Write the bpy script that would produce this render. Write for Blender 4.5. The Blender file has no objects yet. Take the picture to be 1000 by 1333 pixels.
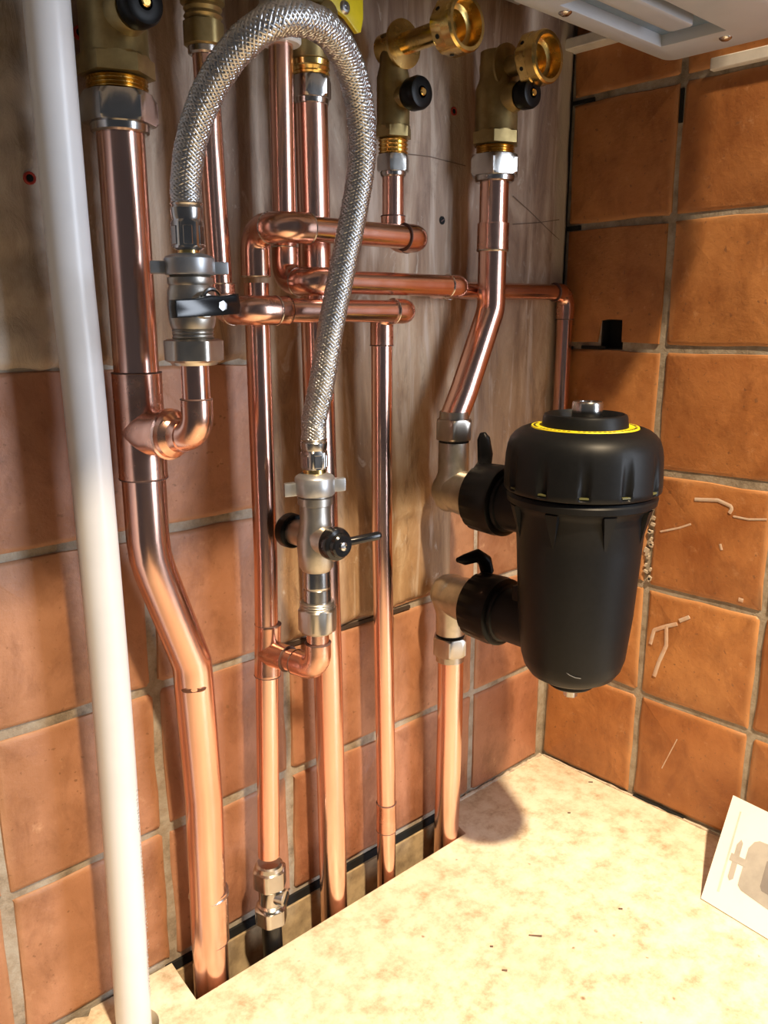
import bpy, bmesh, math, random
from mathutils import Vector, Matrix, noise
random.seed(7)
S = 0.001                                   # every length below is in millimetres
scn = bpy.context.scene
col = scn.collection
R = math.radians
V = Vector

# ------------------------------------------------------------------ camera
CAM = V((-677.43, -487.29, 458.93)); F = 1085.0
M3 = Matrix(((.736789, -.676122, -.00085), (-.154428, -.167061, -.973777), (.658251, .7176, -.227501)))  # rows: right, down, forward
cd = bpy.data.cameras.new('camera'); cam = bpy.data.objects.new('camera', cd); col.objects.link(cam)
cd.sensor_fit = 'HORIZONTAL'; cd.sensor_width = 36; cd.lens = F / 1000 * 36; cd.clip_start = .01; cd.clip_end = 50
rm = Matrix((M3[0], -M3[1], -M3[2])).transposed().to_4x4()
cam.matrix_world = Matrix.Translation(CAM * S) @ rm
scn.camera = cam

# ------------------------------------------------------------------ light
w = bpy.data.worlds.new('world'); scn.world = w; w.use_nodes = True
bg = w.node_tree.nodes['Background']; bg.inputs[0].default_value = (.62, .66, .75, 1); bg.inputs[1].default_value = .085
def light(name, kind, loc, power, color, **k):
    l = bpy.data.lights.new(name, kind); l.energy = power; l.color = color
    o = bpy.data.objects.new(name, l); col.objects.link(o); o.location = V(loc) * S
    for a, b in k.items(): setattr(l, a, b)
    return o
# ceiling lamp of the room: warm, small, above and in front; the boiler shades the upper walls from it
lp = light('ceiling_lamp', 'SPOT', (-630, -1300, 2220), 580, (1, .77, .50), shadow_soft_size=.055, spot_size=R(46), spot_blend=1.0)
lp.rotation_euler = (V((-170, -520, 0)) - V((-630, -1300, 2220))).to_track_quat('-Z', 'Y').to_euler()
# daylight through the window behind the photographer
wl = light('window_daylight', 'AREA', (300, -1700, 600), 27, (.80, .88, 1.0), shape='RECTANGLE', size=.50, size_y=1.25)
wl.rotation_euler = (R(90), 0, 0)
scn.view_settings.view_transform = 'Standard'; scn.view_settings.look = 'None'
scn.view_settings.gamma = 1; scn.view_settings.use_curve_mapping = False
scn.view_settings.exposure = 0.0

# ------------------------------------------------------------------ helpers
def at(x, y, Y):
    """world point (mm) seen at photo pixel x, y and lying at depth Y from the back wall"""
    r = M3.transposed() @ V(((x - 500) / F, (y - 666.5) / F, 1))
    return CAM + r * ((Y - CAM.y) / r.y)
def atz(x, y, Z):
    r = M3.transposed() @ V(((x - 500) / F, (y - 666.5) / F, 1))
    return CAM + r * ((Z - CAM.z) / r.z)

GR = {'copper_pipe': 'copper pipes on the back wall', 'isolating_valve': 'isolating valves on the copper pipes', 'filling_valve': 'valves at the ends of the hose', 'filter_valve': 'elbow valves of the filter', 'wall_plug': 'plugs in the plaster', 'crumb': 'crumbs on the worktop', 'edging_strip': 'white edging strips'}
def root(name, label, cat, loc, group=None):
    o = bpy.data.objects.new(name, None); col.objects.link(o); o.empty_display_size = .01
    o.location = V(loc) * S; o['label'] = label; o['category'] = cat
    group = group or GR.get(name)
    if group: o['group'] = group
    return o
def off(parent):
    p = V((0, 0, 0)); q = parent
    while q is not None: p += q.location; q = q.parent
    return p
def obj(name, bm, m, parent=None, label=None, kind=None, smooth=35, cat=None, group=None):
    me = bpy.data.meshes.new(name)
    o_ = off(parent) if parent else V((0, 0, 0))
    for v in bm.verts: v.co = v.co * S - o_
    bmesh.ops.recalc_face_normals(bm, faces=bm.faces)
    bm.to_mesh(me); bm.free()
    me.materials.append(m)
    if smooth:
        me.shade_smooth(); me.set_sharp_from_angle(angle=R(smooth))
    o = bpy.data.objects.new(name, me); col.objects.link(o); o.parent = parent
    if label: o['label'] = label
    if kind: o['kind'] = kind
    if cat: o['category'] = cat
    if cat: group = group or GR.get(name)
    if group: o['group'] = group
    return o
def B(): return bmesh.new()
def frame(axis, up=None):
    a = V(axis).normalized()
    u = V(up) if up else (V((0, 0, 1)) if abs(a.z) < .9 else V((0, -1, 0)))
    x = (u - a * u.dot(a)).normalized(); y = a.cross(x)
    return x, y, a
def lathe(bm, base, axis, prof, n=32, rf=None, up=None):
    """prof: (height, radius[, apothem]) ; an apothem turns that ring into a hexagon cut by the radius"""
    base = V(base); x, y, a = frame(axis, up); rings = []
    for i, p in enumerate(prof):
        h, r = p[0], p[1]; ap = p[2] if len(p) > 2 else None; ring = []
        if r < 1e-4: rings.append([bm.verts.new(base + a * h)]); continue
        for k in range(n):
            t = 2 * math.pi * k / n; rr = r
            if ap:
                d = (math.degrees(t) + 30) % 60 - 30
                rr = min(r, ap / math.cos(R(d)))
            if rf: rr = rf(h, t, rr)
            ring.append(bm.verts.new(base + a * h + (x * math.cos(t) + y * math.sin(t)) * rr))
        rings.append(ring)
    for A, C in zip(rings, rings[1:]):
        if len(A) == 1 and len(C) == 1: continue
        for k in range(n):
            j = (k + 1) % n
            if len(A) == 1: bm.faces.new((A[0], C[k], C[j]))
            elif len(C) == 1: bm.faces.new((A[k], A[j], C[0]))
            else: bm.faces.new((A[k], A[j], C[j], C[k]))
    if len(rings[0]) > 1: bm.faces.new(rings[0][::-1])
    if len(rings[-1]) > 1: bm.faces.new(rings[-1])
    return bm
def fillet(pts, rad, step=9):
    pts = [V(p) for p in pts]; out = [pts[0]]
    if not isinstance(rad, (list, tuple)): rad = [rad] * len(pts)
    for i in range(1, len(pts) - 1):
        p, a, b = pts[i], (pts[i-1] - pts[i]), (pts[i+1] - pts[i])
        la, lb = a.length, b.length; a.normalize(); b.normalize()
        ang = a.angle(b); r = rad[i]
        if r < .1 or ang > math.pi - .01: out.append(p); continue
        d = min(r / math.tan(ang / 2), la * .98, lb * .98); r = d * math.tan(ang / 2)
        c = p + (a + b).normalized() * (r / math.sin(ang / 2))
        s, e = p + a * d - c, p + b * d - c
        tot = s.angle(e); n = max(2, int(math.degrees(tot) / step))
        for k in range(n + 1):
            t = k / n
            out.append(c + (s * math.sin((1 - t) * tot) + e * math.sin(t * tot)) / math.sin(tot))
    out.append(pts[-1]); return out
def sweep(bm, pts, rad, n=24, cap=True):
    pts = [V(p) for p in pts]
    if not isinstance(rad, (list, tuple)): rad = [rad] * len(pts)
    tang = []
    for i in range(len(pts)):
        t = V((0, 0, 0))
        if i: t += (pts[i] - pts[i-1]).normalized()
        if i < len(pts) - 1: t += (pts[i+1] - pts[i]).normalized()
        tang.append(t.normalized())
    x, _, _ = frame(tang[0]); rings = []
    for p, t, r in zip(pts, tang, rad):
        x = (x - t * x.dot(t)).normalized(); y = t.cross(x)
        rings.append([bm.verts.new(p + (x * math.cos(2*math.pi*k/n) + y * math.sin(2*math.pi*k/n)) * r) for k in range(n)])
    for A, C in zip(rings, rings[1:]):
        for k in range(n): bm.faces.new((A[k], A[(k+1) % n], C[(k+1) % n], C[k]))
    if cap: bm.faces.new(rings[0][::-1]); bm.faces.new(rings[-1])
    return bm
def box(bm, a, b):
    x0, y0, z0 = (min(a[i], b[i]) for i in range(3)); x1, y1, z1 = (max(a[i], b[i]) for i in range(3))
    v = [bm.verts.new(p) for p in ((x0,y0,z0),(x1,y0,z0),(x1,y1,z0),(x0,y1,z0),(x0,y0,z1),(x1,y0,z1),(x1,y1,z1),(x0,y1,z1))]
    for f in ((3,2,1,0),(4,5,6,7),(0,1,5,4),(1,2,6,5),(2,3,7,6),(3,0,4,7)): bm.faces.new([v[i] for i in f])
    return bm
def obox(bm, c, ax, ay, az, sx, sy, sz):
    """box at c with half sizes along three given axes"""
    c = V(c); ax, ay, az = V(ax).normalized(), V(ay).normalized(), V(az).normalized()
    v = [bm.verts.new(c + ax*sx*i + ay*sy*j + az*sz*k) for k in (-1,1) for j in (-1,1) for i in (-1,1)]
    for f in ((0,2,3,1),(4,5,7,6),(0,1,5,4),(1,3,7,5),(3,2,6,7),(2,0,4,6)): bm.faces.new([v[i] for i in f])
    return bm
def bevel(bm, w_, seg=2):
    bmesh.ops.bevel(bm, geom=list(bm.edges), offset=w_, segments=seg, profile=.6, affect='EDGES', clamp_overlap=True); return bm
def plate(outlines, t, bev=0):
    """flat slab from 2-D outlines (later ones are holes), local x,y; thickness t going to +z"""
    cu = bpy.data.curves.new('tmp', 'CURVE'); cu.dimensions = '2D'; cu.fill_mode = 'BOTH'
    for ol in outlines:
        sp = cu.splines.new('POLY'); sp.points.add(len(ol) - 1); sp.use_cyclic_u = True
        for p, q in zip(sp.points, ol): p.co = (q[0], q[1], 0, 1)
    cu.extrude = t / 2; cu.bevel_depth = bev; cu.bevel_resolution = 1; cu.offset = -bev
    o = bpy.data.objects.new('tmp', cu); col.objects.link(o)
    me = bpy.data.meshes.new_from_object(o.evaluated_get(bpy.context.evaluated_depsgraph_get()))
    bm = bmesh.new(); bm.from_mesh(me); bpy.data.objects.remove(o); bpy.data.curves.remove(cu); bpy.data.meshes.remove(me)
    bmesh.ops.remove_doubles(bm, verts=bm.verts, dist=1e-4)
    bmesh.ops.translate(bm, verts=bm.verts, vec=(0, 0, t / 2)); return bm
def xf(bm, x, y, z, o):
    m = Matrix((V(x), V(y), V(z))).transposed().to_4x4(); m.translation = V(o)
    bmesh.ops.transform(bm, matrix=m, verts=bm.verts); return bm
def rrect(x0, y0, x1, y1, r, n=4):
    out = []
    for cx, cy, a in ((x1-r, y1-r, 0), (x0+r, y1-r, 90), (x0+r, y0+r, 180), (x1-r, y0+r, 270)):
        for k in range(n + 1):
            t = R(a + 90 * k / n); out.append((cx + r*math.cos(t), cy + r*math.sin(t)))
    return out

# ------------------------------------------------------------------ materials
def newmat(name):
    m = bpy.data.materials.new(name); m.use_nodes = True
    return m, m.node_tree, m.node_tree.nodes['Principled BSDF']
def nd(nt, t, **k):
    n = nt.nodes.new(t)
    for a, b in k.items(): setattr(n, a, b)
    return n
def tex(nt, scale, detail=4, rough=.6, stretch=(1, 1, 1), dist=0):
    tc = nd(nt, 'ShaderNodeNewGeometry'); mp = nd(nt, 'ShaderNodeMapping'); mp.inputs['Scale'].default_value = stretch
    nt.links.new(tc.outputs['Position'], mp.inputs['Vector'])
    n = nd(nt, 'ShaderNodeTexNoise'); n.inputs['Scale'].default_value = scale; n.inputs['Detail'].default_value = detail
    n.inputs['Roughness'].default_value = rough; n.inputs['Distortion'].default_value = dist
    nt.links.new(mp.outputs[0], n.inputs['Vector']); return n.outputs['Fac']
def ramp(nt, fac, stops):
    r = nd(nt, 'ShaderNodeValToRGB'); e = r.color_ramp.elements
    while len(e) < len(stops): e.new(.5)
    for a, (p, c) in zip(e, stops): a.position = p; a.color = (*c, 1) if len(c) == 3 else c
    nt.links.new(fac, r.inputs[0]); return r.outputs[0]
def mix(nt, fac, a, b, mode='MIX'):
    m = nd(nt, 'ShaderNodeMix', data_type='RGBA', blend_type=mode)
    for s, v in ((m.inputs[0], fac), (m.inputs[6], a), (m.inputs[7], b)):
        if isinstance(v, (int, float)): s.default_value = v
        elif isinstance(v, tuple): s.default_value = (*v, 1)
        else: nt.links.new(v, s)
    return m.outputs[2]
def bump(nt, b, fac, strength=.3, dist=.001):
    n = nd(nt, 'ShaderNodeBump'); n.inputs['Strength'].default_value = strength; n.inputs['Distance'].default_value = dist
    nt.links.new(fac, n.inputs['Height']); nt.links.new(n.outputs[0], b.inputs['Normal'])
def metal(name, c1, c2, rough, scale=40, stretch=(1, 1, 1), m_=1.0, rvar=.12, aniso=0):
    m, nt, b = newmat(name); f = tex(nt, scale, 5, .6, stretch)
    nt.links.new(ramp(nt, f, [(.38, c1), (.65, c2)]), b.inputs['Base Color'])
    b.inputs['Metallic'].default_value = m_
    r = nd(nt, 'ShaderNodeMapRange'); r.inputs[3].default_value = max(.03, rough - rvar/2); r.inputs[4].default_value = rough + rvar
    nt.links.new(tex(nt, scale * 2.3, 3, .5, stretch), r.inputs[0]); nt.links.new(r.outputs[0], b.inputs['Roughness'])
    return m
def plain(name, c, rough=.5, c2=None, scale=60, metallic=0, coat=0, spec=.5):
    m, nt, b = newmat(name)
    c2 = c2 or tuple(x * .82 for x in c)
    nt.links.new(ramp(nt, tex(nt, scale), [(.35, c2), (.6, c)]), b.inputs['Base Color'])
    b.inputs['Roughness'].default_value = rough; b.inputs['Metallic'].default_value = metallic
    b.inputs['Coat Weight'].default_value = coat; b.inputs['Specular IOR Level'].default_value = spec
    return m
COPPER = metal('copper', (.76, .44, .34), (.88, .57, .47), .19, 22, (1, 1, .25))
COPPER_D = metal('copper_fitting', (.68, .38, .28), (.84, .52, .41), .22, 50)
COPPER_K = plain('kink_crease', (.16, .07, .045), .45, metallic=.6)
SOLDER = metal('solder', (.55, .50, .44), (.78, .74, .68), .25, 200)
JOINT = plain('joint_line', (.10, .05, .04), .6)
BRASS = metal('brass_rough', (.26, .19, .08), (.40, .30, .13), .40, 60, m_=.85)
BRASSY = metal('brass_bright', (.62, .42, .13), (.85, .62, .24), .22, 60)
CHROME = metal('chrome', (.42, .40, .38), (.56, .54, .51), .20, 30)
SATIN = metal('nickel_nut', (.44, .40, .35), (.56, .52, .46), .30, 30)
NICKEL = metal('nickel_satin', (.42, .39, .34), (.55, .51, .46), .36, 80)
STEEL = metal('steel_wire', (.46, .46, .46), (.52, .52, .52), .33, 20, rvar=.05)
BLACKP = plain('black_plastic', (.005, .005, .0055), .36, spec=.15)
BLACKG = plain('black_gloss_plastic', (.008, .008, .009), .18)
BLACKM = plain('black_matt_plastic', (.007, .0075, .0085), .42, scale=300, spec=.18)
HOLE = plain('dark_void', (.004, .004, .004), .9)  # near-black colour for the shade in holes and gaps; also black parts
WHITEP = plain('white_pvc', (.74, .75, .78), .33, (.66, .67, .70), 12)
WHITE = plain('white_enamel', (.47, .50, .54), .33, (.44, .47, .51), 30)
GREYP = plain('grey_enamel', (.48, .49, .51), .4)
SKYREC = plain('sky_blued_grey', (.17, .25, .36), .4)  # blue tint stands in for sky reflected in the boiler recess
YELLOW = plain('yellow_enamel', (.86, .70, .02), .4)
RED = plain('red_plastic', (.38, .03, .02), .5)
PTFE = plain('white_nut_plastic', (.72, .70, .66), .35)
GREYZ = metal('zinc_cast', (.38, .39, .40), (.50, .51, .53), .36, 60, m_=.8)
CARD = plain('card_white', (.80, .79, .75), .6, (.78, .77, .72))
PRINT = plain('card_print_grey', (.40, .38, .35), .6)
PRINT2 = plain('card_print_dark', (.24, .22, .21), .6)
CAULK = plain('caulk', (.58, .50, .40), .7, (.36, .29, .22), 150)
BLKPIPE = plain('black_pipe', (.010, .010, .010), .35)

def tile_mat(name, cols, dirt=(.62, .50, .40), edge=0, amt=.8):
    m, nt, b = newmat(name)
    oi = nd(nt, 'ShaderNodeObjectInfo')
    base = ramp(nt, oi.outputs['Random'], [(i / max(1, len(cols) - 1), c) for i, c in enumerate(cols)])
    n1 = tex(nt, 16, 4, .55); n2 = tex(nt, 70, 6, .7)
    c = mix(nt, ramp(nt, n1, [(.35, (0, 0, 0)), (.68, (1, 1, 1))]), base, mix(nt, 1.0, base, dirt, 'MULTIPLY'))
    c = mix(nt, ramp(nt, n2, [(.60, (0, 0, 0)), (.78, (.55, .55, .55))]), c, mix(nt, .5, base, (.85, .55, .32)))
    n3 = tex(nt, 30, 7, .72, (1, 1, .6), .4); n4 = tex(nt, 220, 3, .5)
    c = mix(nt, ramp(nt, n3, [(.48, (0, 0, 0)), (.66, (amt, amt, amt))]), c, mix(nt, 1.0, c, (.66, .60, .56), 'MULTIPLY'))
    c = mix(nt, ramp(nt, n4, [(.66, (0, 0, 0)), (.70, (.7, .7, .7))]), c, (.20, .09, .04))
    if edge:
        tc = nd(nt, 'ShaderNodeTexCoord'); sp = nd(nt, 'ShaderNodeSeparateXYZ'); nt.links.new(tc.outputs['Object'], sp.inputs[0]); ab = []
        for i in (0, 1):
            a_ = nd(nt, 'ShaderNodeMath', operation='ABSOLUTE'); nt.links.new(sp.outputs[i], a_.inputs[0]); ab.append(a_.outputs[0])
        mx = nd(nt, 'ShaderNodeMath', operation='MAXIMUM'); nt.links.new(ab[0], mx.inputs[0]); nt.links.new(ab[1], mx.inputs[1])
        ma = nd(nt, 'ShaderNodeMath', operation='MULTIPLY_ADD'); nt.links.new(n3, ma.inputs[0]); ma.inputs[1].default_value = .010; nt.links.new(mx.outputs[0], ma.inputs[2])
        c = mix(nt, ramp(nt, ma.outputs[0], [(.0535, (0, 0, 0)), (.0565, (edge, edge, edge))]), c, mix(nt, .55, base, (.72, .47, .25)))
    nt.links.new(c, b.inputs['Base Color'])
    rr = nd(nt, 'ShaderNodeMapRange'); rr.inputs[3].default_value = .30; rr.inputs[4].default_value = .62
    nt.links.new(n2, rr.inputs[0]); nt.links.new(rr.outputs[0], b.inputs['Roughness'])
    bump(nt, b, tex(nt, 90, 7, .7), .6, .0014)
    return m
TILE_R = tile_mat('terracotta_right', [(.50, .215, .070), (.55, .25, .085), (.44, .175, .055), (.52, .23, .078)], edge=.5)
TILE_N = tile_mat('terracotta_notched', [(.50, .215, .070), (.50, .215, .070)])
TILE_B = tile_mat('terracotta_back', [(.46, .225, .125), (.50, .25, .145), (.40, .175, .10), (.45, .23, .145)], (.66, .58, .46), .4, .9)
TILE_S = tile_mat('terracotta_smeared', [(.36, .19, .10), (.42, .22, .12), (.31, .17, .10), (.40, .20, .11)])
def grout_mat():
    m, nt, b = newmat('grout')
    c = ramp(nt, tex(nt, 45, 6, .7), [(.30, (.17, .135, .095)), (.48, (.33, .275, .21)), (.62, (.40, .36, .30)), (.78, (.46, .36, .24))])
    nt.links.new(c, b.inputs['Base Color']); b.inputs['Roughness'].default_value = .9
    bump(nt, b, tex(nt, 160, 6, .7), .8, .0015); return m
GROUT = grout_mat()
def plaster_mat():
    m, nt, b = newmat('plaster_board')
    geo = nd(nt, 'ShaderNodeNewGeometry'); sx = nd(nt, 'ShaderNodeSeparateXYZ'); nt.links.new(geo.outputs['Position'], sx.inputs[0])
    streak = tex(nt, 26, 6, .62, (1, 1, .16), .8); big = tex(nt, 7, 4, .6, (1, 1, .5)); fine = tex(nt, 60, 6, .7, (1, 1, .5), 1.2)
    up = ramp(nt, streak, [(.36, (.17, .105, .075)), (.46, (.29, .20, .145)), (.55, (.40, .295, .22)), (.65, (.53, .43, .335))])
    lo = ramp(nt, streak, [(.36, (.19, .105, .05)), (.46, (.32, .195, .10)), (.55, (.42, .27, .15)), (.66, (.55, .41, .27))])
    r = nd(nt, 'ShaderNodeMapRange'); r.inputs[1].default_value = .40; r.inputs[2].default_value = .56
    nt.links.new(sx.outputs[2], r.inputs[0])
    c = mix(nt, r.outputs[0], lo, up)
    c = mix(nt, ramp(nt, big, [(.45, (0, 0, 0)), (.70, (.6, .6, .6))]), c, (.22, .15, .11))
    c = mix(nt, ramp(nt, fine, [(.60, (0, 0, 0)), (.72, (.75, .75, .75))]), c, (.60, .54, .46))
    drip = tex(nt, 70, 4, .55, (1, 1, .09), .5)
    c = mix(nt, ramp(nt, drip, [(.56, (0, 0, 0)), (.66, (.6, .6, .6))]), c, (.60, .50, .41))
    c = mix(nt, ramp(nt, tex(nt, 38, 6, .7, (1, 1, .3), 1.0), [(.55, (0, 0, 0)), (.70, (.7, .7, .7))]), c, (.15, .09, .06))
    # the paper edge of the board by the corner and the bare left end are paler
    e = nd(nt, 'ShaderNodeMapRange'); e.inputs[1].default_value = -.024; e.inputs[2].default_value = -.016; nt.links.new(sx.outputs[0], e.inputs[0])
    c = mix(nt, e.outputs[0], c, (.50, .44, .35))
    l = nd(nt, 'ShaderNodeMapRange'); l.inputs[1].default_value = -.44; l.inputs[2].default_value = -.50; l.inputs[4].default_value = .75; nt.links.new(sx.outputs[0], l.inputs[0])
    pale = ramp(nt, tex(nt, 24, 5, .6), [(.35, (.30, .235, .17)), (.5, (.47, .40, .33)), (.66, (.60, .54, .47))])
    c = mix(nt, l.outputs[0], c, pale)
    nt.links.new(c, b.inputs['Base Color']); b.inputs['Roughness'].default_value = .62
    bump(nt, b, fine, .9, .002); return m
PLASTER = plaster_mat()
def worktop_mat():
    m, nt, b = newmat('worktop_laminate')
    n1 = tex(nt, 48, 8, .74, (1, 1, 1), 0); n2 = tex(nt, 10, 4, .6); n3 = tex(nt, 95, 3, .5)
    c = ramp(nt, n1, [(.33, (.46, .36, .235)), (.43, (.65, .55, .40)), (.53, (.76, .69, .54)), (.68, (.83, .78, .65))])
    c = mix(nt, ramp(nt, n2, [(.52, (0, 0, 0)), (.72, (.5, .5, .5))]), c, (.56, .43, .30))
    v = nd(nt, 'ShaderNodeTexVoronoi'); v.inputs['Scale'].default_value = 62; v.inputs['Randomness'].default_value = 1
    geo = nd(nt, 'ShaderNodeNewGeometry'); nt.links.new(geo.outputs['Position'], v.inputs['Vector'])
    spot = ramp(nt, v.outputs['Distance'], [(.05, (1, 1, 1)), (.14, (0, 0, 0))])
    gate = ramp(nt, n3, [(.56, (0, 0, 0)), (.60, (.8, .8, .8))])
    c = mix(nt, mix(nt, 1.0, spot, gate, 'MULTIPLY'), c, (.20, .12, .06))
    nt.links.new(c, b.inputs['Base Color']); b.inputs['Roughness'].default_value = .42
    bump(nt, b, n1, .12, .001); return m
WORKTOP = worktop_mat()
CHIP = plain('chipboard_edge', (.34, .23, .12), .8, (.16, .10, .05), 200)
LOWPL = plain('bare_plaster_low', (.50, .38, .22), .8, (.26, .19, .11), 50)

# ------------------------------------------------------------------ setting
P = 108.0
wall_b = B(); box(wall_b, (-900, 1.6, -150), (12, 40, 1200))
wall_back = obj('wall_back', wall_b, GROUT, None, kind='structure', smooth=0)
low = B(); box(low, (-900, -2, -150), (12, 2, -9)); obj('plaster_strip', low, LOWPL, wall_back, smooth=0)
gap = B(); box(gap, (-446, -.6, -8), (-160, 3, -1)); obj('shadow_strip', gap, HOLE, wall_back, smooth=0)  # solid black strip painted as the shadow line under the tiles
gap = B(); box(gap, (-344, -.3, 214.2), (-200, 3, 217.2)); obj('joint_shade', gap, plain('shade_brown', (.05, .03, .02), .9), wall_back, smooth=0)  # dark strip, recess shade below the plaster put in as colour
# right wall: a grout slab with the cut-out behind the notched tile
NOT = (-67, 436, -44, 457)          # notch (Y0, z0, Y1, z1) -> local u = -Y
g = plate([[(-10, -150), (430, -150), (430, 1200), (-10, 1200)], [(44, 430), (67, 430), (67, 457), (44, 457)]], 40)
xf(g, (0, -1, 0), (0, 0, 1), (-1, 0, 0), (41.6, 0, 0))
wall_right = obj('wall_right', g, GROUT, None, kind='structure', smooth=0)
cav = B(); box(cav, (12, -70, 426), (16, -40, 460)); box(cav, (1.7, -45.5, 430.5), (14, -44.1, 456.8)); box(cav, (1.7, -66.9, 430.5), (14, -65.8, 456.8)); box(cav, (1.7, -66.5, 455.6), (14, -44.2, 456.9)); box(cav, (1.7, -66.5, 430.1), (14, -44.2, 431.2)); obj('cavity_back', cav, HOLE, wall_right, smooth=0)  # cavity back and sides coloured black for the shade inside

def tile_mesh(seed, wd, ht):
    rnd = random.Random(seed); bm = B(); n = 6; out = []
    r = rnd.uniform(1.2, 2.6)
    base = rrect(-wd/2, -ht/2, wd/2, ht/2, r, 2)
    pts = []
    for i, p in enumerate(base):
        q = base[(i+1) % len(base)]; pts.append(V(p))
        d = (V(q) - V(p))
        if d.length > 30:
            for k in (1, 2, 3): pts.append(V(p) + d * k / 4)
    pts = [p + V((rnd.uniform(-.9, .9), rnd.uniform(-.9, .9))) for p in pts]
    R0 = [bm.verts.new((p.x, p.y, -8)) for p in pts]
    R1 = [bm.verts.new((p.x, p.y, -2.0)) for p in pts]
    R2 = [bm.verts.new((p.x * .984, p.y * .984, -.5 + rnd.uniform(-.2, .2))) for p in pts]
    R3 = [bm.verts.new((p.x * .93, p.y * .93, .1 + rnd.uniform(-.15, .15))) for p in pts]
    N = len(pts)
    for A, C in ((R0, R1), (R1, R2), (R2, R3)):
        for k in range(N): bm.faces.new((A[k], A[(k+1) % N], C[(k+1) % N], C[k]))
    c = bm.verts.new((0, 0, .3 + rnd.uniform(-.15, .15)))
    for k in range(N): bm.faces.new((R3[k], R3[(k+1) % N], c))
    me = bpy.data.meshes.new('tile')
    for v in bm.verts: v.co *= S
    bm.normal_update(); bm.to_mesh(me); bm.free(); me.shade_smooth(); me.set_sharp_from_angle(angle=R(50))
    return me
variants = [tile_mesh(i, 102.5, 102) for i in range(5)]
tm = {}
def put_tile(parent, c, rot, mat, k, tilt):
    key = (k % 5, mat.name)
    if key not in tm:
        me = variants[k % 5].copy(); me.materials.clear(); me.materials.append(mat); tm[key] = me
    o = bpy.data.objects.new('tile', tm[key]); col.objects.link(o); o.parent = parent
    o.matrix_local = Matrix.Translation(V(c) * S) @ rot @ Matrix.Rotation(tilt, 4, 'Z')
    return o
RB = Matrix(((1, 0, 0), (0, 0, -1), (0, 1, 0))).to_4x4()     # u=X v=Z w=-Y
RR = Matrix(((0, 0, -1), (-1, 0, 0), (0, 1, 0))).to_4x4()    # u=-Y v=Z w=-X
k = 0
for j in range(6):                                             # back wall
    for i in range(7):
        x = -7 - P * (i + .5); z = P * (j + .5); k += 1
        if j >= 4: continue
        if j == 3 and i < 3: continue                          # under the thick plaster
        sm = (j == 1 and i in (1, 2, 3) and False) or (j >= 2 and i < 3)
        put_tile(wall_back, (x + random.uniform(-.8, .8), random.uniform(-.3, .3), z + random.uniform(-.8, .8)), RB,
                 TILE_S if sm else TILE_B, random.randrange(5), R(random.uniform(-.6, .6)))
for j in range(7):                                             # right wall
    for i in range(4):
        y = -P * (i + .5); z = P * (j + .5) + random.uniform(-.8, .8)
        if i == 0 and j == 4: continue
        put_tile(wall_right, (random.uniform(-.4, .4), y + random.uniform(-.8, .8), z), RR, TILE_R, random.randrange(5), R(random.uniform(-.7, .7)))
nt_ = plate([[(4, 436), (41, 436.5), (42.5, 446), (44, 456), (52, 457), (66, 456.5), (66.5, 437), (103, 436), (104, 470), (103.5, 536), (55, 537), (4, 536)]], 8, .7)
xf(nt_, (0, -1, 0), (0, 0, 1), (-1, 0, 0), (8.2, 0, 0)); obj('tile', nt_, TILE_N, wall_right, 'tile with a square notch cut in its lower edge', smooth=40)
# black slots where grout has fallen out
for (a, b) in (((1.2, -14, 429), (4, 2, 432)), ((1.2, -50, 430), (4, -24, 433)), ((1.2, -16, 537), (4, 1, 541)), ((1.2, -24, 645), (4, 1, 648)), ((1.2, -109.5, 614), (4, -106.5, 640))):
    q = B(); box(q, (-.4, a[1], a[2]), (3, b[1], b[2])); obj('grout_slot', q, HOLE, wall_right, smooth=0)
q = B(); box(q, (-3.2, -1, 300), (.5, 2, 700)); obj('corner_gap', q, HOLE, wall_right, smooth=0)
q = B()                                                        # crumbled joint behind the filter
for i in range(26):
    z = 222 + i * 4 + random.uniform(-2, 2)
    obox(q, (0, -109 + random.uniform(-3, 3), z), (1, 0, 0), (0, 1, .3), (0, -.3, 1), 1.2, random.uniform(.8, 2.5), random.uniform(1, 2.5))
obj('crumbled_grout', q, CAULK, wall_right, kind='stuff', smooth=0)
# white residue streaks on two of the right-hand tiles
SMEAR = plain('white_residue', (.60, .47, .38), .6, (.58, .36, .24), 120)
def smear(pts, r):
    q = B(); sweep(q, fillet([V((-2.6, -y, z)) for y, z in pts], 3), r, 6)
    bmesh.ops.scale(q, vec=(.22, 1, 1), verts=q.verts)
    obj('residue_streak', q, SMEAR, wall_right, smooth=60)
def onr(x, y):
    r = M3.transposed() @ V(((x - 500) / F, (y - 666.5) / F, 1)); p = CAM + r * (-CAM.x / r.x); return (-p.y, p.z)
for pts, r in (([(847, 838), (852, 820), (868, 815), (882, 812)], 1.8), ([(868, 815), (868, 840), (858, 862), (852, 880)], 1.9),
               ([(885, 808), (893, 805), (898, 803)], 1.8), ([(905, 650), (935, 651), (955, 660), (950, 668)], 1.6),
               ([(860, 692), (885, 687), (900, 682)], .9), ([(955, 672), (975, 676), (999, 676)], .9), ([(938, 708), (940, 716)], 1.2), ([(962, 780), (968, 782)], 1.8), ([(862, 1000), (882, 962)], .5)):
    smear([onr(*p) for p in pts], r)

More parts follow.
